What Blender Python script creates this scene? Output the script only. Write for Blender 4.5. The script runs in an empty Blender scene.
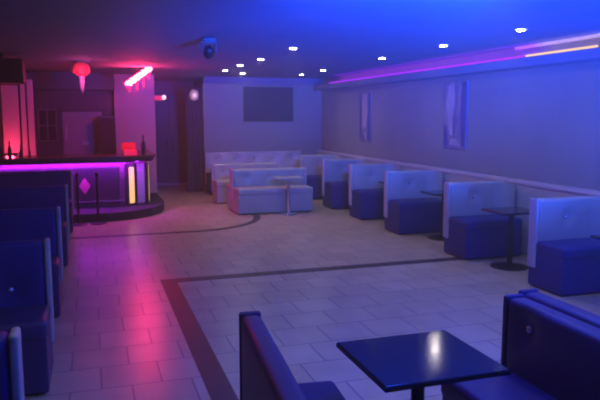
import bpy, bmesh, math, random
from mathutils import Vector, Matrix
random.seed(7)
PI = math.pi
S = bpy.context.scene
COL = S.collection

# ------------------------------------------------------------------ camera, world, exposure
cam_d = bpy.data.cameras.new('camera')
cam_d.sensor_width = 36.0
cam_d.lens = 36.0 * 640.0 / 600.0
cam_d.clip_start = 0.05
cam = bpy.data.objects.new('camera', cam_d)
COL.objects.link(cam)
cam.location = (0, 0, 1.95)
cam.rotation_euler = (math.radians(90 - 7.477), 0, math.radians(-18.02))
S.camera = cam
S.view_settings.view_transform = 'Standard'
S.view_settings.look = 'None'
S.view_settings.gamma = 1.0
S.view_settings.use_curve_mapping = False
S.view_settings.exposure = 0.0
S.cycles.filter_width = 2.0
w = bpy.data.worlds.new('world'); S.world = w
w.use_nodes = True
w.node_tree.nodes['Background'].inputs[0].default_value = (0.05, 0.05, 0.3, 1)
w.node_tree.nodes['Background'].inputs[1].default_value = 0.0
# thin smoky haze of the club
_vs = w.node_tree.nodes.new('ShaderNodeVolumeScatter')
_vs.inputs['Density'].default_value = 0.023
_vs.inputs['Anisotropy'].default_value = 0.3
w.node_tree.links.new(_vs.outputs['Volume'], w.node_tree.nodes['World Output'].inputs['Volume'])

CEIL = 2.92
BLUE = (0.012, 0.085, 1.0)
# strengths of the lamps (each lamp is made in its own builder below)
P_BLUE_MAIN = 5600
P_BLUE_FILL = 32000
P_VIOLET_FILL = 70
P_DOWN = 18
P_RED = 90

# ------------------------------------------------------------------ materials
def mat(name, col, rough=0.5, metal=0.0, bump=0.0, bscale=60.0, var=0.0, spec=0.5, coat=0.0):
    m = bpy.data.materials.new(name); m.use_nodes = True
    nt = m.node_tree; b = nt.nodes['Principled BSDF']
    b.inputs['Base Color'].default_value = (*col, 1)
    b.inputs['Roughness'].default_value = rough
    b.inputs['Metallic'].default_value = metal
    b.inputs['Specular IOR Level'].default_value = spec
    b.inputs['Coat Weight'].default_value = coat
    tc = nt.nodes.new('ShaderNodeTexCoord')
    if var > 0:
        n = nt.nodes.new('ShaderNodeTexNoise'); n.inputs['Scale'].default_value = 2.5
        n.inputs['Detail'].default_value = 5
        nt.links.new(tc.outputs['Object'], n.inputs['Vector'])
        r = nt.nodes.new('ShaderNodeValToRGB')
        r.color_ramp.elements[0].position = .3; r.color_ramp.elements[1].position = .7
        r.color_ramp.elements[0].color = (*[c * (1 - var) for c in col], 1)
        r.color_ramp.elements[1].color = (*[min(1, c * (1 + var)) for c in col], 1)
        nt.links.new(n.outputs['Fac'], r.inputs['Fac'])
        nt.links.new(r.outputs['Color'], b.inputs['Base Color'])
    if bump > 0:
        n2 = nt.nodes.new('ShaderNodeTexNoise'); n2.inputs['Scale'].default_value = bscale
        nt.links.new(tc.outputs['Object'], n2.inputs['Vector'])
        bp = nt.nodes.new('ShaderNodeBump'); bp.inputs['Strength'].default_value = bump
        bp.inputs['Distance'].default_value = 0.01
        nt.links.new(n2.outputs['Fac'], bp.inputs['Height'])
        nt.links.new(bp.outputs['Normal'], b.inputs['Normal'])
    return m

def emis(name, col, strength, base=(0.8, 0.8, 0.8)):
    m = bpy.data.materials.new(name); m.use_nodes = True
    b = m.node_tree.nodes['Principled BSDF']
    b.inputs['Base Color'].default_value = (*base, 1)
    b.inputs['Emission Color'].default_value = (*col, 1)
    b.inputs['Emission Strength'].default_value = strength
    return m

def floor_mat():
    m = bpy.data.materials.new('floor_tiles'); m.use_nodes = True
    nt = m.node_tree; b = nt.nodes['Principled BSDF']
    tc = nt.nodes.new('ShaderNodeTexCoord')
    br = nt.nodes.new('ShaderNodeTexBrick')
    br.offset = 0.5
    br.inputs['Scale'].default_value = 1.0
    br.inputs['Brick Width'].default_value = 0.43
    br.inputs['Row Height'].default_value = 0.42
    br.inputs['Mortar Size'].default_value = 0.008
    br.inputs['Mortar Smooth'].default_value = 0.2
    br.inputs['Bias'].default_value = 0.0
    br.inputs['Color1'].default_value = (0.50, 0.43, 0.30, 1)
    br.inputs['Color2'].default_value = (0.60, 0.52, 0.37, 1)
    br.inputs['Mortar'].default_value = (0.24, 0.21, 0.19, 1)
    nt.links.new(tc.outputs['Object'], br.inputs['Vector'])
    n = nt.nodes.new('ShaderNodeTexNoise'); n.inputs['Scale'].default_value = 3.0
    n.inputs['Detail'].default_value = 6
    nt.links.new(tc.outputs['Object'], n.inputs['Vector'])
    mx = nt.nodes.new('ShaderNodeMix'); mx.data_type = 'RGBA'; mx.blend_type = 'MULTIPLY'
    mx.inputs['Factor'].default_value = 0.5
    r = nt.nodes.new('ShaderNodeValToRGB')
    r.color_ramp.elements[0].position = .3; r.color_ramp.elements[0].color = (.6, .6, .6, 1)
    r.color_ramp.elements[1].position = .7
    nt.links.new(n.outputs['Fac'], r.inputs['Fac'])
    nt.links.new(br.outputs['Color'], mx.inputs[6]); nt.links.new(r.outputs['Color'], mx.inputs[7])
    nt.links.new(mx.outputs[2], b.inputs['Base Color'])
    b.inputs['Roughness'].default_value = 0.30
    b.inputs['Specular IOR Level'].default_value = 0.55
    bp = nt.nodes.new('ShaderNodeBump'); bp.inputs['Strength'].default_value = 0.35
    bp.inputs['Distance'].default_value = 0.004; bp.invert = True
    nt.links.new(br.outputs['Fac'], bp.inputs['Height'])
    nt.links.new(bp.outputs['Normal'], b.inputs['Normal'])
    return m

M = dict(
    floor=floor_mat(),
    band=mat('dark_floor_tile', (0.045, 0.04, 0.05), 0.45, var=.2),
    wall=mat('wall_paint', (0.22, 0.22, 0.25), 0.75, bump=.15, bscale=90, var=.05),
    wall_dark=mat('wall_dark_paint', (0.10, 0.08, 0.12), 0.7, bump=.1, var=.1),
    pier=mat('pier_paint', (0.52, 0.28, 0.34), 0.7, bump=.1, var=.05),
    ceiling=mat('ceiling_paint', (0.13, 0.15, 0.26), 0.8, bump=.2, bscale=40, var=.06),
    vinyl=mat('grey_vinyl', (0.36, 0.39, 0.37), 0.38, bump=.12, bscale=140, var=.08),
    vinyl_lite=mat('pale_vinyl', (0.46, 0.45, 0.50), 0.4, bump=.1, bscale=140, var=.05),
    vinyl_navy=mat('navy_vinyl', (0.012, 0.022, 0.17), 0.5, spec=.3, bump=.15, bscale=120, var=.12),
    vinyl_dark=mat('dark_vinyl', (0.04, 0.03, 0.11), 0.45, spec=.4, bump=.15, bscale=120, var=.12),
    plinth=mat('black_plinth', (0.012, 0.012, 0.02), 0.5),
    black=mat('black_metal', (0.015, 0.015, 0.02), 0.4, metal=.3),
    chrome=mat('chrome', (0.75, 0.75, 0.78), 0.18, metal=1),
    button=mat('button_crystal', (0.8, 0.8, 0.85), 0.12, metal=.8),
    table=mat('table_laminate', (0.014, 0.014, 0.032), 0.11, bump=.02, bscale=30, var=.2, spec=.6),
    bartop=mat('bar_top', (0.09, 0.05, 0.055), 0.25, var=.3),
    barfront=mat('bar_front', (0.10, 0.06, 0.09), 0.5, var=.2),
    barlite=mat('bar_light_panel', (0.5, 0.45, 0.5), 0.45, var=.1),
    platform=mat('platform_carpet', (0.03, 0.025, 0.04), 0.8, bump=.3, bscale=200),
    curtain=mat('curtain_fabric', (0.10, 0.07, 0.16), 0.8, bump=.2, bscale=200, var=.1),
    door_pale=mat('pale_door', (0.40, 0.28, 0.34), 0.5, var=.06),
    door_dark=mat('dark_door', (0.05, 0.045, 0.09), 0.5, var=.1),
    frame=mat('frame_paint', (0.20, 0.16, 0.24), 0.5),
    glass_dark=mat('dark_glass', (0.02, 0.02, 0.05), 0.08),
    tv=mat('tv_screen', (0.012, 0.02, 0.06), 0.3, spec=.2),
    white=mat('white_plastic', (0.8, 0.78, 0.8), 0.4),
    cabinet_panel=mat('cabinet_panel', (0.75, 0.55, 0.62), 0.45, var=.08),
    wood=mat('pinkish_wood', (0.45, 0.25, 0.22), 0.5, var=.2),
    bottle=mat('bottle_glass', (0.03, 0.03, 0.05), 0.1),
    red_plastic=mat('red_plastic', (0.6, 0.04, 0.06), 0.35),
    pink=mat('pink_panel', (0.45, 0.08, 0.22), 0.4),
    crystal=mat('crystal_drop', (0.85, 0.5, 0.6), 0.2),
    canvas_blue=None,
    led_magenta=emis('led_magenta', (0.45, 0.0, 0.85), 1.3, (.05, .05, .05)),
    led_warm=emis('led_warm', (1.0, 0.62, 0.12), 1.3, (.05, .05, .05)),
    led_bar=emis('led_bar', (0.6, 0.0, 1.0), 42),
    yellow=emis('yellow_panel', (1.0, 0.62, 0.12), 1.1, (0.8, 0.6, 0.2)),
    red_neon=emis('red_neon', (1.0, 0.06, 0.12), 70),
    red_lamp=emis('red_lamp', (1.0, 0.02, 0.05), 0.75, (0.6, 0.05, 0.08)),
    red_box=emis('red_box_light', (1.0, 0.01, 0.06), 0.8, (0.7, 0.05, 0.1)),
    warm_lamp=emis('warm_lamp', (1.0, 0.62, 0.5), 1.6),
    sconce=emis('sconce_glass', (1.0, 0.55, 0.42), 0.2, (0.5, 0.42, 0.4)),
    down=emis('downlight_lens', (1.0, 0.90, 0.72), 110),
    blue_lens=emis('blue_lens', (0.02, 0.10, 1.0), 6),
)

# ------------------------------------------------------------------ mesh helpers
def obj(name, bm, m, parent=None, smooth=False, loc=None):
    me = bpy.data.meshes.new(name)
    bmesh.ops.recalc_face_normals(bm, faces=bm.faces)
    bm.to_mesh(me); bm.free()
    for p in me.polygons: p.use_smooth = smooth
    me.materials.append(m)
    o = bpy.data.objects.new(name, me)
    COL.objects.link(o)
    if parent is not None: o.parent = parent
    if loc: o.location = loc
    return o

def tag(o, label, cat, group=None):
    o['label'] = label; o['category'] = cat
    if group: o['group'] = group
    return o

def thing(name, label, cat, loc=(0, 0, 0), rz=0.0, group=None):
    o = bpy.data.objects.new(name, None); COL.objects.link(o)
    o.empty_display_size = .1
    o.location = loc; o.rotation_euler = (0, 0, rz)
    return tag(o, label, cat, group)

def dup(root, loc, label, rz=None, group=None):
    r = root.copy(); COL.objects.link(r); r.location = loc
    if rz is not None: r.rotation_euler = (0, 0, rz)
    r['label'] = label
    if group: r['group'] = group
    for ch in list(root.children):
        c = ch.copy(); COL.objects.link(c); c.parent = r
        for g in list(ch.children):
            d = g.copy(); COL.objects.link(d); d.parent = c
    return r

def struct(name, bm, m, parent=None):
    o = obj(name, bm, m, parent)
    if parent is None: o['kind'] = 'structure'
    return o

def box(bm, x0, x1, y0, y1, z0, z1, bev=0.0, seg=2):
    r = bmesh.ops.create_cube(bm, size=1)
    vs = r['verts']
    for v in vs:
        v.co = Vector(((x0 + x1) / 2 + v.co.x * (x1 - x0), (y0 + y1) / 2 + v.co.y * (y1 - y0), (z0 + z1) / 2 + v.co.z * (z1 - z0)))
    if bev > 0:
        es = list({e for v in vs for e in v.link_edges})
        bmesh.ops.bevel(bm, geom=es, offset=bev, segments=seg, affect='EDGES', profile=.5)
    return bm

def bx(*a, **k):
    return box(bmesh.new(), *a, **k)

def cyl(bm, c, r0, r1, h, seg=24, axis='z'):
    r = bmesh.ops.create_cone(bm, cap_ends=True, segments=seg, radius1=r0, radius2=r1, depth=h)
    for v in r['verts']:
        p = v.co.copy(); p.z += h / 2
        if axis == 'x': p = Vector((p.z, p.y, p.x))
        elif axis == 'y': p = Vector((p.x, p.z, p.y))
        v.co = p + Vector(c)
    return bm

def lathe(bm, prof, c=(0, 0, 0), seg=24):
    rings = []
    for r, z in prof:
        rings.append([bm.verts.new((c[0] + r * math.cos(2 * PI * i / seg), c[1] + r * math.sin(2 * PI * i / seg), c[2] + z)) for i in range(seg)])
    for a, b in zip(rings, rings[1:]):
        for i in range(seg):
            bm.faces.new((a[i], a[(i + 1) % seg], b[(i + 1) % seg], b[i]))
    bm.faces.new(rings[0][::-1]); bm.faces.new(rings[-1])
    return bm

def tube(bm, pts, r, seg=8):
    pts = [Vector(p) for p in pts]; rings = []
    for i, p in enumerate(pts):
        t = (pts[min(i + 1, len(pts) - 1)] - pts[max(i - 1, 0)]).normalized()
        up = Vector((0, 0, 1)) if abs(t.z) < .95 else Vector((1, 0, 0))
        a = t.cross(up).normalized(); b = t.cross(a)
        rings.append([bm.verts.new(p + a * r * math.cos(2 * PI * k / seg) + b * r * math.sin(2 * PI * k / seg)) for k in range(seg)])
    for a, b in zip(rings, rings[1:]):
        for k in range(seg):
            bm.faces.new((a[k], a[(k + 1) % seg], b[(k + 1) % seg], b[k]))
    bm.faces.new(rings[0][::-1]); bm.faces.new(rings[-1])
    return bm

def cushion(x0, x1, y0, y1, z0, z1, r=.03, dents=(), face='-y', bulge=0.0, n=18, dd=.045, ds=.085):
    """rounded upholstered block; dents (u, v) sink into the chosen face"""
    lo = Vector((x0, y0, z0)); hi = Vector((x1, y1, z1))
    def coords(a, b, k):
        e = [0, .15, .4, .7, 1.0]
        L = [a + r * t for t in e] + [a + r + (b - a - 2 * r) * i / k for i in range(1, k)] + [b - r * t for t in reversed(e)]
        return L
    K = [max(2, int(n * (hi[i] - lo[i]) / max(hi - lo))) for i in range(3)]
    cs = [coords(lo[i], hi[i], K[i]) for i in range(3)]
    bm = bmesh.new()
    for ax in range(3):
        u, v = [(1, 2), (0, 2), (0, 1)][ax]
        for end in (lo[ax], hi[ax]):
            g = []
            for a in cs[u]:
                row = []
                for b in cs[v]:
                    p = [0, 0, 0]; p[ax] = end; p[u] = a; p[v] = b
                    row.append(bm.verts.new(p))
                g.append(row)
            for i in range(len(g) - 1):
                for j in range(len(g[0]) - 1):
                    bm.faces.new((g[i][j], g[i + 1][j], g[i + 1][j + 1], g[i][j + 1]))
    bmesh.ops.remove_doubles(bm, verts=bm.verts, dist=1e-5)
    A = {'-y': (1, -1), '+y': (1, 1), '-x': (0, -1), '+x': (0, 1), '+z': (2, 1)}[face]
    ax, sg = A; u, v = [(1, 2), (0, 2), (0, 1)][ax]
    pl = hi[ax] if sg > 0 else lo[ax]
    for vt in bm.verts:
        p = vt.co
        onface = abs(p[ax] - pl) < 1e-5
        q = p.copy()
        inner = Vector([min(max(p[i], lo[i] + r), hi[i] - r) for i in range(3)])
        d = p - inner
        if d.length > 1e-9: vt.co = inner + d.normalized() * r
        if onface:
            fu = (q[u] - lo[u]) / (hi[u] - lo[u]); fv = (q[v] - lo[v]) / (hi[v] - lo[v])
            off = bulge * (4 * fu * (1 - fu)) ** .5 * (4 * fv * (1 - fv)) ** .5
            for (du, dv) in dents:
                dist2 = (q[u] - du) ** 2 + (q[v] - dv) ** 2
                off -= dd * math.exp(-dist2 / ds ** 2)
                if abs(q[v] - dv) < .0: pass
            vt.co[ax] += sg * off
    return bm

def light(name, kind, energy, col, loc, parent=None, **k):
    d = bpy.data.lights.new(name, kind); d.energy = energy; d.color = col
    for a, b in k.items(): setattr(d, a, b)
    o = bpy.data.objects.new(name, d); COL.objects.link(o); o.location = loc
    if parent is not None: o.parent = parent
    return o

# ------------------------------------------------------------------ room shell
XL, XR, YB, YN = -2.3, 5.87, 16.2, -2.6
struct('floor', bx(XL - .1, XR + .1, YN - .1, 18.7, -.12, 0), M['floor'])
struct('ceiling', bx(XL - .1, XR + .1, YN - .1, 18.7, CEIL, CEIL + .12), M['ceiling'])
struct('wall_right', bx(XR, XR + .12, YN, YB, 0, CEIL), M['wall'])
struct('wall_back', bx(2.72, XR + .12, YB, YB + .14, 0, CEIL), M['wall'])
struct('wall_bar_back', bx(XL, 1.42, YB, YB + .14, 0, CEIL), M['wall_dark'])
struct('wall_left', bx(XL - .12, XL, YN, YB + .14, 0, CEIL), M['wall_dark'])
struct('wall_front', bx(XL - .12, XR + .12, YN - .12, YN, 0, CEIL), M['wall_dark'])
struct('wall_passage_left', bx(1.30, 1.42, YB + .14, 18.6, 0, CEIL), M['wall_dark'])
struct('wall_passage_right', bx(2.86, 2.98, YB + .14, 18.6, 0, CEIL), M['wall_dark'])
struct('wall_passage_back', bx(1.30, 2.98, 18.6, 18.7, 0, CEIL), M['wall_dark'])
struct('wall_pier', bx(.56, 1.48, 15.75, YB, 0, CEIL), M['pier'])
struct('trim_1', bx(2.72, XR, YB - .16, YB, 2.76, CEIL), M['ceiling'])          # cornice on the back wall
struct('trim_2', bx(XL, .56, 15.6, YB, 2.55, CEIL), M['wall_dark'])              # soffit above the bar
# dark bands of tile let into the floor
def flat(poly, z0=-.01, z1=.003):
    bm = bmesh.new()
    a = [bm.verts.new((x, y, z0)) for x, y in poly]; b = [bm.verts.new((x, y, z1)) for x, y in poly]
    n = len(poly)
    bm.faces.new(a[::-1]); bm.faces.new(b)
    for i in range(n): bm.faces.new((a[i], a[(i + 1) % n], b[(i + 1) % n], b[i]))
    return bm
struct('trim_3', flat([(.72, 7.64), (.72, -2), (.90, -2), (.90, 7.46), (5.7, 7.46), (5.7, 7.64)]), M['band'])
def arc_band(c, r0, r1, a0, a1, lead):
    out, inn = [], []
    for i in range(15):
        t = math.radians(a0 + (a1 - a0) * i / 14)
        out.append((c[0] + r1 * math.cos(t), c[1] + r1 * math.sin(t)))
        inn.append((c[0] + r0 * math.cos(t), c[1] + r0 * math.sin(t)))
    return [(lead, out[0][1])] + out + inn[::-1] + [(lead, inn[0][1])]
struct('trim_4', flat(arc_band((1.55, 12.25), 1.42, 1.56, -90, 0, -1.6)), M['band'])

# light ledge along the right wall: shelf, LED strip and the soft line at the ceiling
led = thing('light_ledge', 'long ledge high on the right wall carrying a magenta and warm LED strip', 'light ledge', (5.7, 8, 2.62))
def at(o, bm):   # shift a mesh made in world space into the frame of a thing
    bmesh.ops.translate(bm, verts=bm.verts, vec=-Vector(o.location)); return bm
obj('shelf', at(led, bx(5.58, XR, 4.0, 16.03, 2.61, 2.735, bev=.008)), M['ceiling'], led)
obj('ceiling_light_line', at(led, bx(5.78, XR, 4.0, 7.9, 2.88, 2.92)), M['white'], led)  # white bar stands in for the reflected light line along the ceiling
s1 = obj('led_strip', at(led, tube(bmesh.new(), [(5.60, 7.43, 2.75), (5.60, 14.9, 2.75)], .014)), M['led_magenta'], led); s1['label'] = 'magenta length of LED strip'
s2 = obj('led_strip', at(led, tube(bmesh.new(), [(5.60, 6.12, 2.75), (5.60, 7.40, 2.75)], .014)), M['led_warm'], led); s2['label'] = 'warm yellow length of LED strip'
lg = light('strip_glow', 'AREA', 13, (.5, .0, 1.0), (-.04, 3.1, .145), led, shape='RECTANGLE', size=.03, size_y=7.4)
lg.rotation_euler = (0, -PI * .75, 0)
lg = light('strip_glow', 'AREA', 1.2, (1.0, .6, .3), (-.04, -1.25, .145), led, shape='RECTANGLE', size=.03, size_y=1.25)
lg.rotation_euler = (0, -PI * .75, 0)

# ------------------------------------------------------------------ ceiling lamps
def downlight(loc, label):
    t = thing('ceiling_downlight', label, 'downlight', loc, 0, 'recessed ceiling downlights')
    bm = bmesh.new(); lathe(bm, [(.046, -.004), (.07, -.012), (.075, 0), (.046, 0)]); obj('trim_ring', bm, M['white'], t, True)
    obj('lens', cyl(bmesh.new(), (0, 0, -.016), .045, .045, .014), M['down'], t)
    l = light('bulb', 'SPOT', P_DOWN, (1.0, .93, .86), (0, 0, -.03), t, spot_size=math.radians(140), spot_blend=.8, shadow_soft_size=.05)
    return t
downs = [((4.66, 6.27), 'downlight nearest the camera above the booths, beside the warm end of the ledge strip'),
         ((4.66, 7.95), 'second downlight from the camera in the row above the booths'),
         ((4.70, 10.0), 'third downlight from the camera in the row above the booths'),
         ((4.75, 13.0), 'downlight above the booths at the far end of the magenta strip'),
         ((4.75, 14.5), 'last downlight of the booth row, above the right part of the television wall'),
         ((2.81, 8.95), 'largest downlight of the middle row over the open floor'),
         ((2.82, 10.85), 'second downlight of the middle row, just beyond the largest one'),
         ((2.78, 12.25), 'third downlight of the middle row, over the front sofa bench'),
         ((2.78, 13.70), 'farthest left downlight of the middle row, near the passage'),
         ((3.34, 14.50), 'small dim downlight just in front of the television wall'),
         ((4.66, 4.55), 'fill downlight added to the booth row above the upper right corner, out of the picture'),  # unseen downlights from here on are added to lift the foreground
         ((2.80, 4.0), 'fill downlight added to the middle row over the foreground, out of the picture'),
         ((0.2, 3.0), 'fill downlight added over the near end of the aisle, out of the picture')]
P0 = None
for (xy, lb) in downs:
    if P0 is None: P0 = downlight((*xy, CEIL), lb)
    else: dup(P0, (*xy, CEIL), lb)

def par_can(loc, label, aim, energy, size, col=BLUE, floor=False):
    t = thing('stage_lamp', label, 'stage lamp', loc)
    d = (Vector(aim) - Vector(loc)).normalized()
    q = d.to_track_quat('-Z', 'Y').to_matrix().to_4x4()
    bm = bmesh.new(); lathe(bm, [(.06, .16), (.08, .12), (.09, 0), (.10, -.02), (.09, -.02), (.08, -.01)]); bmesh.ops.transform(bm, matrix=q, verts=bm.verts)
    obj('housing', bm, M['black'], t, True)
    bm = bmesh.new(); cyl(bm, (0, 0, -.012), .078, .078, .006); bmesh.ops.transform(bm, matrix=q, verts=bm.verts)
    obj('lens', bm, M['blue_lens'], t)
    top = CEIL - loc[2]
    bm = bmesh.new()
    if floor:
        tube(bm, [(-.11, 0, 0), (-.11, 0, -.16), (0, 0, -.2), (.11, 0, -.16), (.11, 0, 0)], .008); cyl(bm, (0, 0, -loc[2]), .14, .012, loc[2] - .19)
    else:
        tube(bm, [(-.11, 0, 0), (-.11, 0, .16), (0, 0, .2), (.11, 0, .16), (.11, 0, 0)], .008); cyl(bm, (0, 0, .19), .012, .012, top - .19)
    obj('yoke', bm, M['black'], t)
    l = light('beam', 'SPOT', energy, col, d * .03, t, spot_size=size, spot_blend=.8, shadow_soft_size=.07)
    l.rotation_euler = d.to_track_quat('-Z', 'Y').to_euler()
    return t
# the blue wash: the hung lamp, plus fill lamps added out of view
par_can((3.3, -2.1, 0.5), 'unseen blue fill lamp added on the floor, tilted up at the ceiling over the open floor', (3.9, 6.0, 4.75), P_BLUE_FILL, math.radians(56), floor=True)  # added fill, spreads blue evenly over the far ceiling
par_can((1.6, -1.8, 2.5), 'unseen violet fill lamp added behind the view, aimed down the length of the room', (.7, 5.0, .6), P_VIOLET_FILL, math.radians(100), (.16, .18, 1.0))  # added fill, brightens the near benches
par_can((2.1, 3.0, 2.68), 'blue stage lamp hung just above the top edge of the view', (3.7, 9.0, 4.6), P_BLUE_MAIN, math.radians(80))

def prism_mesh(poly, z0, z1):
    return flat(poly, z0, z1)

# ------------------------------------------------------------------ booth benches
def bench(name, label, cat, loc, L, H, sd, group, nb, seat_h=.54, both=False, end='both', bt=.13, rz=0.0, base_m='vinyl_navy', seat_m='vinyl_navy', back_m='vinyl', end_m='vinyl_lite', bz=None, bxs=None, dd=.045, ds=.085):
    """back face at y=0..-bt, seat towards -y; x runs 0..L"""
    t = thing(name, label, cat, loc, rz, group)
    if bz is None: bz = H - .17
    xs = bxs or [L * (i + .5) / nb for i in range(nb)]
    back = obj('backrest', cushion(.02, L - .02, -bt, -.005, .10, H, r=.035, dents=[(x, bz) for x in xs], bulge=.015, n=30, dd=dd, ds=ds), M[back_m], t, True)
    for x in xs:
        obj('button', lathe(bmesh.new(), [(.002, -.006), (.020, -.004), (.027, 0), (.019, .011), (.002, .017)], seg=10), M['button'], back, True).location = (x, -bt + .026, bz)
    for o in back.children: o.rotation_euler = (PI / 2, 0, 0)
    for x in ([0, L] if end == 'both' else [0] if end == 'l' else [L]):
        obj('end_panel', cushion(x - .02, x + .02, -bt - .004, 0, .23, H + .006, r=.016, n=10, face='-y'), M[end_m], t, True)
    obj('seat', cushion(-.008, L + .008, -bt - sd, -bt + .01, seat_h - .13, seat_h, r=.035, face='+z', bulge=.012, n=24), M[seat_m], t, True)
    obj('seat_base', bx(0.0, L, -bt - sd + .015, -.01, .02, seat_h - .12, bev=.012), M[base_m], t)
    obj('plinth', bx(.03, L - .03, -bt - sd + .05, -.02, 0, .03), M['plinth'], t)
    return t
GR = 'booth benches along the right wall'
rb = bench('booth_bench', 'booth bench nearest the camera along the right wall, sparkling button on its back', 'booth bench', (4.76, 6.09, 0), .895, 1.02, .46, GR, 2, bxs=[.41, .80], bz=.80)
fil = [(.905, -.10), (.70, -.10), (.70, -.135)] + [(.70 + .2 * math.sin(t * PI / 16), -.36 + .225 * math.cos(t * PI / 16)) for t in range(0, 9)] + [(.905, -.36)]
obj('corner_pad', prism_mesh(fil, .53, 1.0), M['vinyl'], rb)
yr = [(7.97, 'second booth bench from the camera along the right wall, with two buttons showing'),
      (9.93, 'third booth bench from the camera along the right wall, beneath the larger picture'),
      (11.52, 'fourth booth bench along the right wall, midway between the two pictures'),
      (13.05, 'fifth booth bench along the right wall, beneath the smaller narrow picture'),
      (14.62, 'farthest booth bench along the right wall, in the corner by the back wall')]
for y, lb in yr: dup(rb, (4.76, y, 0), lb)
# upholstered rail along the wall behind the booths
wr = thing('wall_banquette', 'long padded backrest running along the right wall behind the booths', 'backrest', (5.80, 10.6, 0))
ylist = [4.6, 6.1, 7.98, 9.94, 11.53, 13.06, 14.63, 16.15]
for a, b in zip(ylist, ylist[1:]):
    obj('back_panel', at(wr, cushion(5.72, 5.865, a + .005, b - .005, .03, 1.0, r=.03, face='-x', bulge=.01, n=16)), M['vinyl'], wr, True)
obj('top_rail', at(wr, bx(5.70, 5.868, 4.6, 16.15, .985, 1.05, bev=.025, seg=3)), M['vinyl_lite'], wr)

# left booths, backs across the aisle edge; ends at x = -0.35
LG = 'booth benches along the left aisle'
lb0 = bench('aisle_bench', 'booth bench nearest the camera on the left, cut by the lower left corner', 'booth bench', (-1.95, 3.0, 0), 1.60, 1.02, .46, LG, 3, back_m='vinyl_navy', end_m='vinyl', seat_m='vinyl_dark', base_m='vinyl_dark', bz=.66)
for y, lb in [(5.20, 'second booth bench from the camera on the left, one button on its broad dark back'),
              (7.02, 'third booth bench from the camera along the left aisle'),
              (9.25, 'fourth booth bench along the left aisle, next to last before the bar'),
              (11.75, 'farthest left booth bench, its top edge just under the purple bar glow')]:
    dup(lb0, (-1.95, y, 0), lb)

# rows of sofa benches before the back wall
bk = bench('corner_banquette', 'long tufted banquette with five buttons against the back wall under the television', 'banquette', (2.74, 16.18, 0), 2.50, 1.04, .48, None, 5, back_m='vinyl_lite', bz=.88, dd=.085, ds=.11)
sg = 'sofa benches in front of the back wall'
fs = bench('sofa_bench', 'front sofa bench of the rows before the back wall, table post standing before it', 'sofa', (2.72, 12.90, 0), 1.56, .86, .48, sg, 3, back_m='vinyl', base_m='vinyl', seat_m='vinyl', seat_h=.51, bz=.70)
dup(fs, (2.62, 14.62, 0), 'middle sofa bench, between the front sofa bench and the tufted banquette')
rs = bench('sofa_bench', 'sofa bench back to back with the front one, facing the back wall', 'sofa', (4.28, 12.905, 0), 1.56, .86, .40, sg, 3, rz=PI, back_m='vinyl', base_m='vinyl', seat_m='vinyl', seat_h=.51, bz=.70)

# ------------------------------------------------------------------ tables
def table(label, loc, sx, sy, h=.75, group=None, name='pedestal_table', rbase=.24):
    t = thing(name, label, 'table', loc, 0, group)
    obj('table_top', bx(-sx / 2, sx / 2, -sy / 2, sy / 2, h - .03, h, bev=.004), M['table'], t)
    obj('edge_band', bx(-sx / 2 - .004, sx / 2 + .004, -sy / 2 - .004, sy / 2 + .004, h - .027, h - .006), M['black'], t)
    bm = bmesh.new(); cyl(bm, (0, 0, .03), .034, .034, h - .06); cyl(bm, (0, 0, h - .05), .12, .16, .021)
    obj('post', bm, M['black'], t, False)
    obj('base', lathe(bmesh.new(), [(.02, .05), (.06, .045), (rbase * .8, .025), (rbase, .012), (rbase, 0)], seg=32), M['black'], t, True)
    return t
TG = 'pedestal tables at the right wall booths'
t1 = table('dark pedestal table cut by the right edge, before the nearest right booth bench', (5.08, 4.93, 0), .56, .50, group=TG)
for y, lb in [(6.92, 'dark pedestal table behind the nearest right booth bench, its post and base in view'),
              (8.93, 'dark pedestal table in front of the third right booth bench'),
              (10.55, 'dark pedestal table in front of the fourth right booth bench'),
              (12.1, 'dark pedestal table in front of the fifth right booth bench'),
              (13.65, 'dark pedestal table in front of the farthest right booth bench')]:
    dup(t1, (5.32 if y > 8 else 5.12, y, 0), lb)
ft = table('square black pedestal table in the foreground with a lamp glinting on its top', (1.535, 2.775, 0), .65, .60, rbase=.27)
obj('post_collar', cyl(bmesh.new(), (0, 0, .10), .038, .038, .05), M['chrome'], ft, True)
st = table('slim silver pedestal table standing in front of the front sofa bench', (3.69, 12.10, 0), .54, .36, rbase=.18)
for c in st.children:
    if c.name.startswith(('post', 'base')): c.data.materials[0] = M['chrome']
    else: c.data.materials[0] = M['vinyl']

# foreground booth: seats left and right of the table, and one back to back behind the right seat
lf = bench('single_bench', 'dark bench left of the foreground table, its back seen edge on', 'booth bench', (.585, 1.75, 0), 1.52, .90, .42, None, 2, bt=.115, rz=PI / 2 - .087, seat_h=.48, back_m='vinyl_dark', seat_m='vinyl_navy', base_m='vinyl_dark', end_m='vinyl_dark', end='both')
rf = bench('single_bench', 'dark bench right of the foreground table with one button near its top', 'booth bench', (2.405, 3.10, 0), 1.55, .90, .42, None, 1, bxs=[.2], bz=.76, rz=-PI / 2, seat_h=.48, back_m='vinyl_dark', seat_m='vinyl_dark', base_m='vinyl_dark', end_m='vinyl_dark')
rk = bench('single_bench', 'bench back to back behind the right foreground bench, only its top edge showing', 'booth bench', (2.425, 1.62, 0), 1.55, .90, .42, None, 4, rz=PI / 2, seat_h=.48, back_m='vinyl_dark', seat_m='vinyl_dark', base_m='vinyl_dark', end_m='vinyl_dark')

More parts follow.
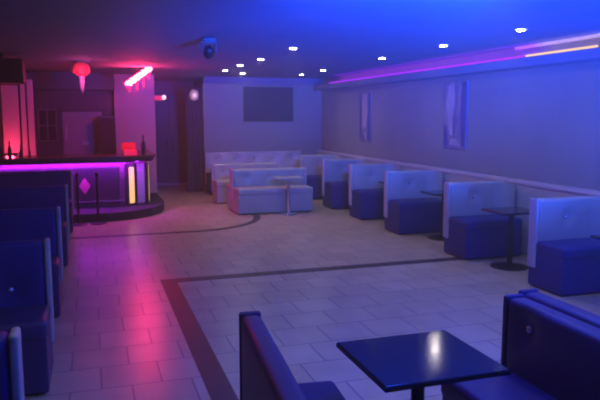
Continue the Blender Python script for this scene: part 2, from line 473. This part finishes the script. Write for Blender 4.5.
# ------------------------------------------------------------------ bar
pf = struct('platform', flat([(XL + .01, 12.28), (.25, 12.28), (.70, 12.42), (1.08, 12.74), (1.32, 13.15), (1.42, 13.7), (1.42, 15.3), (XL + .01, 15.3)], 0, .16), M['platform'])
del pf['kind']; tag(pf, 'low dark platform with rounded corner under the bar', 'platform')
bar = thing('bar_counter', 'bar counter with purple light under its top and yellow lit corner panels', 'bar', (-.4, 13.2, .16))
def prism(poly, z0, z1): return flat(poly, z0, z1)
obj('counter_top', at(bar, prism([(XL, 12.62), (.60, 12.78), (1.16, 13.02), (1.24, 13.4), (1.24, 15.2), (.75, 15.2), (.75, 13.75), (XL, 13.55)], 1.13, 1.18)), M['bartop'], bar)
obj('body', at(bar, prism([(XL, 13.06), (.62, 13.1), (1.06, 13.36), (1.10, 13.7), (1.10, 15.2), (.8, 15.2), (.8, 13.7), (XL, 13.5)], .16, 1.13)), M['barfront'], bar)
obj('valance', at(bar, prism([(XL, 12.66), (.60, 12.82), (1.13, 13.05), (1.2, 13.4), (1.2, 13.5), (1.12, 13.4), (1.09, 13.09), (.6, 12.86), (XL, 12.70)], 1.06, 1.13)), M['plinth'], bar)
led_u = obj('led_strip', at(bar, tube(bmesh.new(), [(XL + .05, 13.02, 1.10), (.61, 13.06, 1.10), (1.04, 13.31, 1.10)], .018)), M['led_bar'], bar); led_u['label'] = 'glowing purple LED strip'
# front panels
for xa, xb in [(-1.62, -.92), (-.84, -.42), (-.36, .50)]:
    p = obj('front_panel', at(bar, bx(xa, xb, 13.03, 13.09, .26, .96, bev=.01)), M['plinth'], bar); p['label'] = 'dark recessed front panel'
obj('foot_rail', at(bar, tube(bmesh.new(), [(XL + .05, 12.93, .30), (.58, 12.97, .30)], .016)), M['chrome'], bar)
dm = bmesh.new(); dv = [dm.verts.new(p) for p in [(-.26, 13.024, .60), (-.15, 13.024, .76), (-.04, 13.024, .60), (-.15, 13.024, .44)]]; dm.faces.new(dv)
ex = bmesh.ops.extrude_face_region(dm, geom=dm.faces[:]); bmesh.ops.translate(dm, verts=[v for v in ex['geom'] if isinstance(v, bmesh.types.BMVert)], vec=(0, .012, 0))
o = obj('diamond_ornament', at(bar, dm), M['pink'], bar); o['label'] = 'pink diamond on the bar front'
def along(p, q, s0, s1, off, z0, z1, th=.02):
    p = Vector((*p, 0)); q = Vector((*q, 0)); d = (q - p); n = Vector((d.y, -d.x, 0)).normalized()
    a = p + d * s0 + n * off; b = p + d * s1 + n * off
    return prism([(a.x, a.y), (b.x, b.y), (b.x - n.x * th, b.y - n.y * th), (a.x - n.x * th, a.y - n.y * th)], z0, z1)
P, Q = (.62, 13.1), (1.06, 13.36)
obj('corner_post', at(bar, along(P, Q, -.04, .12, .03, .17, 1.0)), M['plinth'], bar)
o = obj('light_panel', at(bar, along(P, Q, .13, .36, .025, .22, .94)), M['yellow'], bar); o['label'] = 'yellow lit panel on the bar corner'
obj('corner_post', at(bar, along(P, Q, .37, .48, .03, .17, 1.0)), M['plinth'], bar)
o = obj('side_panel', at(bar, along(P, Q, .50, .84, .022, .20, 1.0)), M['barlite'], bar); o['label'] = 'pale panel beside the yellow light'
obj('corner_post', at(bar, along(P, Q, .86, 1.02, .035, .17, 1.0)), M['plinth'], bar)
o = obj('light_panel', at(bar, along((1.06, 13.36), (1.10, 13.7), .02, .5, .03, .22, .96)), M['yellow'], bar); o['label'] = 'narrow yellow lit panel round the corner'
bl = light('strip_glow', 'AREA', 62, (.5, .02, 1.0), (.0, -.30, .90), bar, shape='RECTANGLE', size=2.6, size_y=.06)
bl.rotation_euler = (.55, 0, 0)

def stanchion(label, loc):
    t = thing('stanchion', label, 'post', loc, 0, 'slim posts before the bar')
    obj('base', lathe(bmesh.new(), [(.02, .03), (.08, .022), (.15, .01), (.15, 0)]), M['black'], t, True)
    obj('pole', cyl(bmesh.new(), (0, 0, .02), .022, .022, .86), M['black'], t)
    obj('finial', lathe(bmesh.new(), [(.02, 0), (.035, .015), (.035, .04), (.02, .06), (.012, .07)], (0, 0, .87)), M['black'], t, True)
    return t
sa = stanchion('left slim post standing before the bar, in front of the pink diamond', (-.27, 12.08, 0))
dup(sa, (.07, 12.11, 0), 'right slim post standing before the bar, between diamond and yellow panel')

# things on the bar
rbx = thing('lit_box', 'open red glowing box on the right end of the bar top', 'box', (.76, 13.28, 1.18))
obj('box_body', bx(-.14, .10, -.10, .10, 0, .09, bev=.006), M['red_box'], rbx)
lid = bmesh.new(); box(lid, -.19, .10, -.01, .01, 0, .17, bev=.004); bmesh.ops.rotate(lid, verts=lid.verts, cent=(0, 0, 0), matrix=Matrix.Rotation(-.5, 3, 'X')); bmesh.ops.translate(lid, verts=lid.verts, vec=(0, .10, .08))
obj('lid', lid, M['red_plastic'], rbx)
def bottle(label, loc, s=1.0, m='bottle', cap='plinth'):
    t = thing('bottle', label, 'bottle', loc, 0, 'bottles on the bar top')
    obj('body', lathe(bmesh.new(), [(.03 * s, 0), (.036 * s, .01 * s), (.036 * s, .16 * s), (.028 * s, .19 * s), (.013 * s, .22 * s), (.013 * s, .29 * s)], seg=16), M[m], t, True)
    obj('cap', cyl(bmesh.new(), (0, 0, .285 * s), .015 * s, .015 * s, .03 * s, 12), M[cap], t)
    return t
bottle('tall dark bottle standing right of the red glowing box on the bar', (1.0, 13.3, 1.18), 1.25)
for x, y, s, lb in [(-1.62, 13.1, 1.2, 'dark bottle at the far left end of the bar top, leftmost in view'),
                    (-1.47, 13.2, .95, 'dark bottle second from the left end of the bar top'),
                    (-1.27, 13.1, .75, 'short dark bottle before the pale cabinet, third from the left'),
                    (-1.12, 13.15, .6, 'smallest dark bottle on the bar, at the right foot of the pale cabinet')]:
    bottle(lb, (x, y, 1.18), s)

# back bar: pale cabinet, window, doors, cooler
cb = thing('tall_cabinet', 'tall cabinet with three pale panels glowing pink behind the left of the bar', 'cabinet', (-1.42, 14.6, .16))
obj('body', bx(-.36, .32, -.02, .40, 0, 2.46, bev=.01), M['plinth'], cb)
for xa, xb, z1 in [(-.30, .02, 2.42), (.06, .155, 2.45), (.19, .31, 2.54)]:
    obj('door_panel', bx(xa, xb, -.06, -.015, .3, z1, bev=.008), M['cabinet_panel'], cb)
light('cabinet_lamp', 'POINT', 15, (1.0, .05, .12), (-.15, -.45, 1.12), cb, shadow_soft_size=.08)
obj('lamp_bulb', lathe(bmesh.new(), [(.01, 0), (.035, .02), (.035, .06), (.01, .08)], (-.15, -.45, 1.05), 12), M['red_lamp'], cb, True)
obj('lamp_shelf', bx(-.25, -.05, -.52, -.06, 1.0, 1.03), M['plinth'], cb)

wn = struct('window_1', bx(-1.14, -.76, YB - .05, YB - .01, 1.38, 2.08), M['glass_dark'])
bm = bmesh.new()
for x in (-1.16, -.97, -.77): box(bm, x, x + .03, YB - .08, YB - .02, 1.36, 2.10)
for z in (1.36, 1.71, 2.08): box(bm, -1.16, -.74, YB - .08, YB - .02, z, z + .03)
obj('window_frame', bm, M['frame'], wn)
d1 = struct('door_1', bx(-.62, .27, YB - .06, YB - .005, .0, 2.05, bev=.006), M['door_pale'])
obj('door_frame', box(box(box(bmesh.new(), -.70, -.625, YB - .08, YB, 0, 2.12), .275, .33, YB - .08, YB, 0, 2.12), -.70, .33, YB - .08, YB, 2.055, 2.12), M['wall_dark'], d1)
obj('handle', tube(bmesh.new(), [(-.55, YB - .06, 1.38), (-.55, YB - .11, 1.40), (-.55, YB - .11, 1.68), (-.55, YB - .06, 1.70)], .016), M['white'], d1)
obj('door_plate', bx(-.20, -.05, YB - .07, YB - .055, 1.27, 1.35), M['white'], d1)
cl = thing('bar_cooler', 'dark upright cooler standing between the pale door and the pink pier', 'cooler', (.36, 15.58, 0.0))
obj('body', bx(-.19, .19, -.22, .14, .0, 1.95, bev=.015), M['door_dark'], cl)
obj('door', bx(-.175, .175, -.25, -.222, .30, 1.90, bev=.01), M['glass_dark'], cl)
obj('handle', tube(bmesh.new(), [(-.15, -.25, 1.1), (-.15, -.29, 1.12), (-.15, -.29, 1.5), (-.15, -.25, 1.52)], .01), M['black'], cl)

# passage: dark double door, threshold, drape, lamps
d2 = struct('door_2', bx(1.50, 2.12, 18.50, 18.56, .02, 2.62), M['door_dark'])
obj('door_handle', tube(bmesh.new(), [(2.05, 18.5, .95), (2.05, 18.45, .97), (2.05, 18.45, 1.25), (2.05, 18.5, 1.27)], .012), M['black'], d2)
d3 = struct('door_3', bx(2.14, 2.80, 18.50, 18.56, .02, 2.62), M['door_dark'])
obj('door_handle', tube(bmesh.new(), [(2.21, 18.5, .95), (2.21, 18.45, .97), (2.21, 18.45, 1.25), (2.21, 18.5, 1.27)], .012), M['black'], d3)
struct('trim_5', bx(1.42, 2.86, 18.40, 18.5, 0, .05), M['barlite'])
def drape(x0, x1, y, z0, z1, folds, amp):
    bm = bmesh.new(); n = folds * 8; rows = 10; g = []
    for j in range(rows + 1):
        z = z0 + (z1 - z0) * j / rows; a = amp * (1.1 - .5 * j / rows)
        g.append([bm.verts.new((x0 + (x1 - x0) * i / n, y + a * math.sin(2 * PI * i / 8 + .3 * math.sin(j)), z)) for i in range(n + 1)])
    for a, b in zip(g, g[1:]):
        for i in range(n): bm.faces.new((a[i], a[i + 1], b[i + 1], b[i]))
    bmesh.ops.solidify(bm, geom=bm.faces[:], thickness=.008)
    return bm
dr = thing('drape', 'purple lit drape hanging at the right side of the passage', 'curtain', (2.5, 16.42, 0))
obj('fabric', at(dr, drape(2.32, 2.72, 16.42, .02, 2.66, 4, .035)), M['curtain'], dr, True)
obj('rod', at(dr, tube(bmesh.new(), [(2.28, 16.42, 2.68), (2.85, 16.42, 2.68)], .014)), M['black'], dr)
sc = thing('wall_sconce', 'pale globe sconce lit warm at the edge of the passage', 'lamp', (2.60, 16.28, 2.46))
obj('globe', lathe(bmesh.new(), [(.01, -.13), (.08, -.10), (.115, -.02), (.115, .04), (.08, .12), (.01, .15)], (-.1, 0, 0)), M['sconce'], sc, True)
obj('bracket', tube(bmesh.new(), [(-.1, 0, -.12), (-.02, .0, -.17), (.125, 0, -.17)], .012), M['black'], sc)
light('sconce_bulb', 'POINT', 1.2, (1, .6, .45), (-.1, -.2, 0), sc, shadow_soft_size=.08)
em = thing('emergency_lamp', 'small lamp over the passage, red on its left and pale on its right', 'lamp', (1.62, 16.05, 2.38))
obj('housing', bx(-.14, .08, 0, .08, -.05, .06, bev=.01), M['red_lamp'], em)
o = obj('lamp_head', lathe(bmesh.new(), [(.01, -.06), (.05, -.03), (.05, .03), (.01, .06)], (.11, 0, .02), 12), M['warm_lamp'], em, True); o['label'] = 'pale lamp head'
obj('bracket', bx(-.22, -.05, .03, .06, -.02, .01), M['black'], em)

# slanted red sign over the bar end
sign = thing('neon_sign', 'slanted blazing red and white lamp sign hanging over the bar end', 'sign', (.96, 13.4, 2.74))
ang = math.radians(36); ca, sa_ = math.cos(ang), math.sin(ang)
bm = bmesh.new(); box(bm, -.33, .33, .02, .05, -.07, .07, bev=.01); bmesh.ops.rotate(bm, verts=bm.verts, cent=(0, 0, 0), matrix=Matrix.Rotation(-ang, 3, 'Y'))
obj('backing', bm, M['red_plastic'], sign)
pts = []
for i in range(49):
    u = -.29 + .58 * i / 48; v = .036 * math.sin(i * .8)
    pts.append((u * ca - v * sa_, -.012, u * sa_ + v * ca))
obj('glow_tube', tube(bmesh.new(), pts, .03), M['red_neon'], sign, True)
for k, u in enumerate((-.22, -.04, .12, .26)):
    obj('hanging_wire', tube(bmesh.new(), [(u * ca, .035, u * sa_ + .05), (u * ca, .035, CEIL - 2.74)], .004, 6), M['black'], sign)
    ln = (.10, .16, .2, .12)[k]
    obj('lens_drip', lathe(bmesh.new(), [(.003, 0), (.009, -.02), (.006, -ln), (.002, -ln - .02)], (u * ca, .03, u * sa_ - .07), 10), M['red_lamp'], sign, True)  # red drips of lens glare below the sign, built as glowing slivers
light('sign_glow', 'POINT', P_RED, (1.0, .02, .10), (0, -.25, -.22), sign, shadow_soft_size=.12)

# red pendant
pd = thing('red_pendant', 'red dome pendant with a pale tapering drop over the left of the bar', 'pendant lamp', (-.11, 12.2, 2.9))
obj('canopy', cyl(bmesh.new(), (0, 0, -.02), .12, .15, .04), M['wall_dark'], pd)
obj('shade', lathe(bmesh.new(), [(.08, -.24), (.12, -.19), (.14, -.10), (.11, -.04), (.05, -.02)]), M['red_lamp'], pd, True)
for k in range(10):
    a = 2 * PI * k / 10
    obj('fringe', lathe(bmesh.new(), [(.006, 0), (.016, -.03), (.004, -.09)], (.135 * math.cos(a), .135 * math.sin(a), -.12), 8), M['red_lamp'], pd, True)
o = obj('drop', lathe(bmesh.new(), [(.055, -.23), (.045, -.34), (.03, -.46), (.006, -.55)], seg=12), M['crystal'], pd, True); o['label'] = 'pale tapering crystal drop'
light('pendant_glow', 'POINT', 7, (1.0, .10, .35), (0, -.3, -.3), pd, shadow_soft_size=.1)

# ceiling hung gear
sp = thing('hanging_speaker', 'black loudspeaker hung from the ceiling at the upper left', 'speaker', (-1.38, 11.2, 2.58))
obj('cabinet', bx(-.30, .42, -.2, .25, -.12, .26, bev=.02), M['plinth'], sp)
obj('grille', bx(-.27, .39, -.215, -.2, -.09, .23, bev=.006), M['black'], sp)
obj('bracket', bx(-.02, .12, 0, .05, .26, CEIL - 2.58), M['black'], sp)
mh = thing('moving_head_lamp', 'dark moving head lamp under the ceiling between red and blue light', 'stage lamp', (1.46, 8.2, CEIL)); mh.scale = (.6, .6, .6)
obj('base', bx(-.13, .13, -.1, .1, -.08, 0, bev=.01), M['plinth'], mh)
bm = bmesh.new(); box(bm, -.16, -.12, -.05, .05, -.30, -.08, bev=.01); box(bm, .12, .16, -.05, .05, -.30, -.08, bev=.01); box(bm, -.16, .16, -.05, .05, -.11, -.08)
obj('yoke', bm, M['plinth'], mh)
bm = bmesh.new(); lathe(bm, [(.06, .12), (.10, .06), (.11, -.08), (.09, -.14)]); bmesh.ops.rotate(bm, verts=bm.verts, cent=(0, 0, 0), matrix=Matrix.Rotation(.9, 3, 'X')); bmesh.ops.translate(bm, verts=bm.verts, vec=(0, 0, -.27))
obj('head', bm, M['plinth'], mh, True)

# television and pictures
tv = thing('television', 'wide dark flat television on the back wall', 'television', (4.40, YB, 2.25))
obj('housing', bx(-.66, .66, -.07, -.02, -.44, .44, bev=.008), M['black'], tv)
obj('screen', bx(-.63, .63, -.074, -.068, -.38, .41), M['tv'], tv)
obj('wall_mount', bx(-.2, .2, -.02, 0, -.2, .2), M['black'], tv)

def art_mat(name, seed):
    """pale standing streak on a deep blue ground: an abstract canvas"""
    m = bpy.data.materials.new(name); m.use_nodes = True
    nt = m.node_tree; b = nt.nodes['Principled BSDF']; b.inputs['Roughness'].default_value = .6
    tc = nt.nodes.new('ShaderNodeTexCoord')
    mp = nt.nodes.new('ShaderNodeMapping'); mp.inputs['Scale'].default_value = (1, 1.3, .35); mp.inputs['Location'].default_value = (seed, seed * .7, seed * .3)
    n = nt.nodes.new('ShaderNodeTexNoise'); n.inputs['Scale'].default_value = 5; n.inputs['Detail'].default_value = 3
    nt.links.new(tc.outputs['Object'], mp.inputs['Vector']); nt.links.new(mp.outputs['Vector'], n.inputs['Vector'])
    r = nt.nodes.new('ShaderNodeValToRGB')
    r.color_ramp.elements[0].position = .40; r.color_ramp.elements[0].color = (.10, .10, .24, 1)
    r.color_ramp.elements[1].position = .62; r.color_ramp.elements[1].color = (.26, .22, .28, 1)
    nt.links.new(n.outputs['Fac'], r.inputs['Fac']); nt.links.new(r.outputs['Color'], b.inputs['Base Color'])
    return m
def picture(label, yc, wd, z0, z1, seed, shapes):
    t = thing('wall_picture', label, 'picture', (XR, yc, (z0 + z1) / 2))
    h = (z1 - z0) / 2
    obj('canvas', bx(-.025, 0, -wd / 2, wd / 2, -h, h, bev=.006), art_mat('art_%d' % seed, seed), t)
    for k, (poly, m) in enumerate(shapes):
        bm = bmesh.new()
        a = [bm.verts.new((-.0265, -p[0] * wd, p[1] * 2 * h)) for p in poly]
        bm.faces.new(a)
        ex = bmesh.ops.extrude_face_region(bm, geom=bm.faces[:]); bmesh.ops.translate(bm, verts=[v for v in ex['geom'] if isinstance(v, bmesh.types.BMVert)], vec=(.003, 0, 0))
        obj('painted_figure', bm, m, t)
    return t
pale = mat('art_pale', (.36, .30, .38), .6, var=.2); dk = mat('art_dark', (.05, .04, .22), .6, var=.3)
picture('larger tall picture on the right wall, pale curved figure on dark blue', 9.54, .72, 1.40, 2.52, 3,
        [([(-.3, .46), (-.05, .47), (.0, .2), (-.1, -.05), (-.08, -.3), (-.2, -.3), (-.3, -.1), (-.38, .2)], pale),
         ([(.28, .48), (.46, .48), (.46, -.47), (.30, -.47), (.24, 0)], dk),
         ([(-.15, -.36), (.05, -.34), (.2, -.42), (.3, -.46), (0, -.45), (-.2, -.44)], pale),
         ([(-.46, -.1), (-.34, -.2), (-.24, -.46), (-.46, -.46)], dk)])
picture('smaller narrow picture on the right wall toward the back, pale upright figure', 13.28, .62, 1.38, 2.49, 8,
        [([(-.2, .46), (.2, .47), (.24, .1), (.12, -.2), (.0, -.25), (-.2, -.15), (-.28, .2)], pale),
         ([(-.44, .3), (-.36, .3), (-.34, -.2), (-.2, -.42), (-.44, -.46)], dk),
         ([(.34, .46), (.46, .46), (.46, -.44), (.2, -.47), (.28, -.1)], dk),
         ([(-.1, -.3), (.08, -.3), (.2, -.44), (.02, -.44)], pale)])
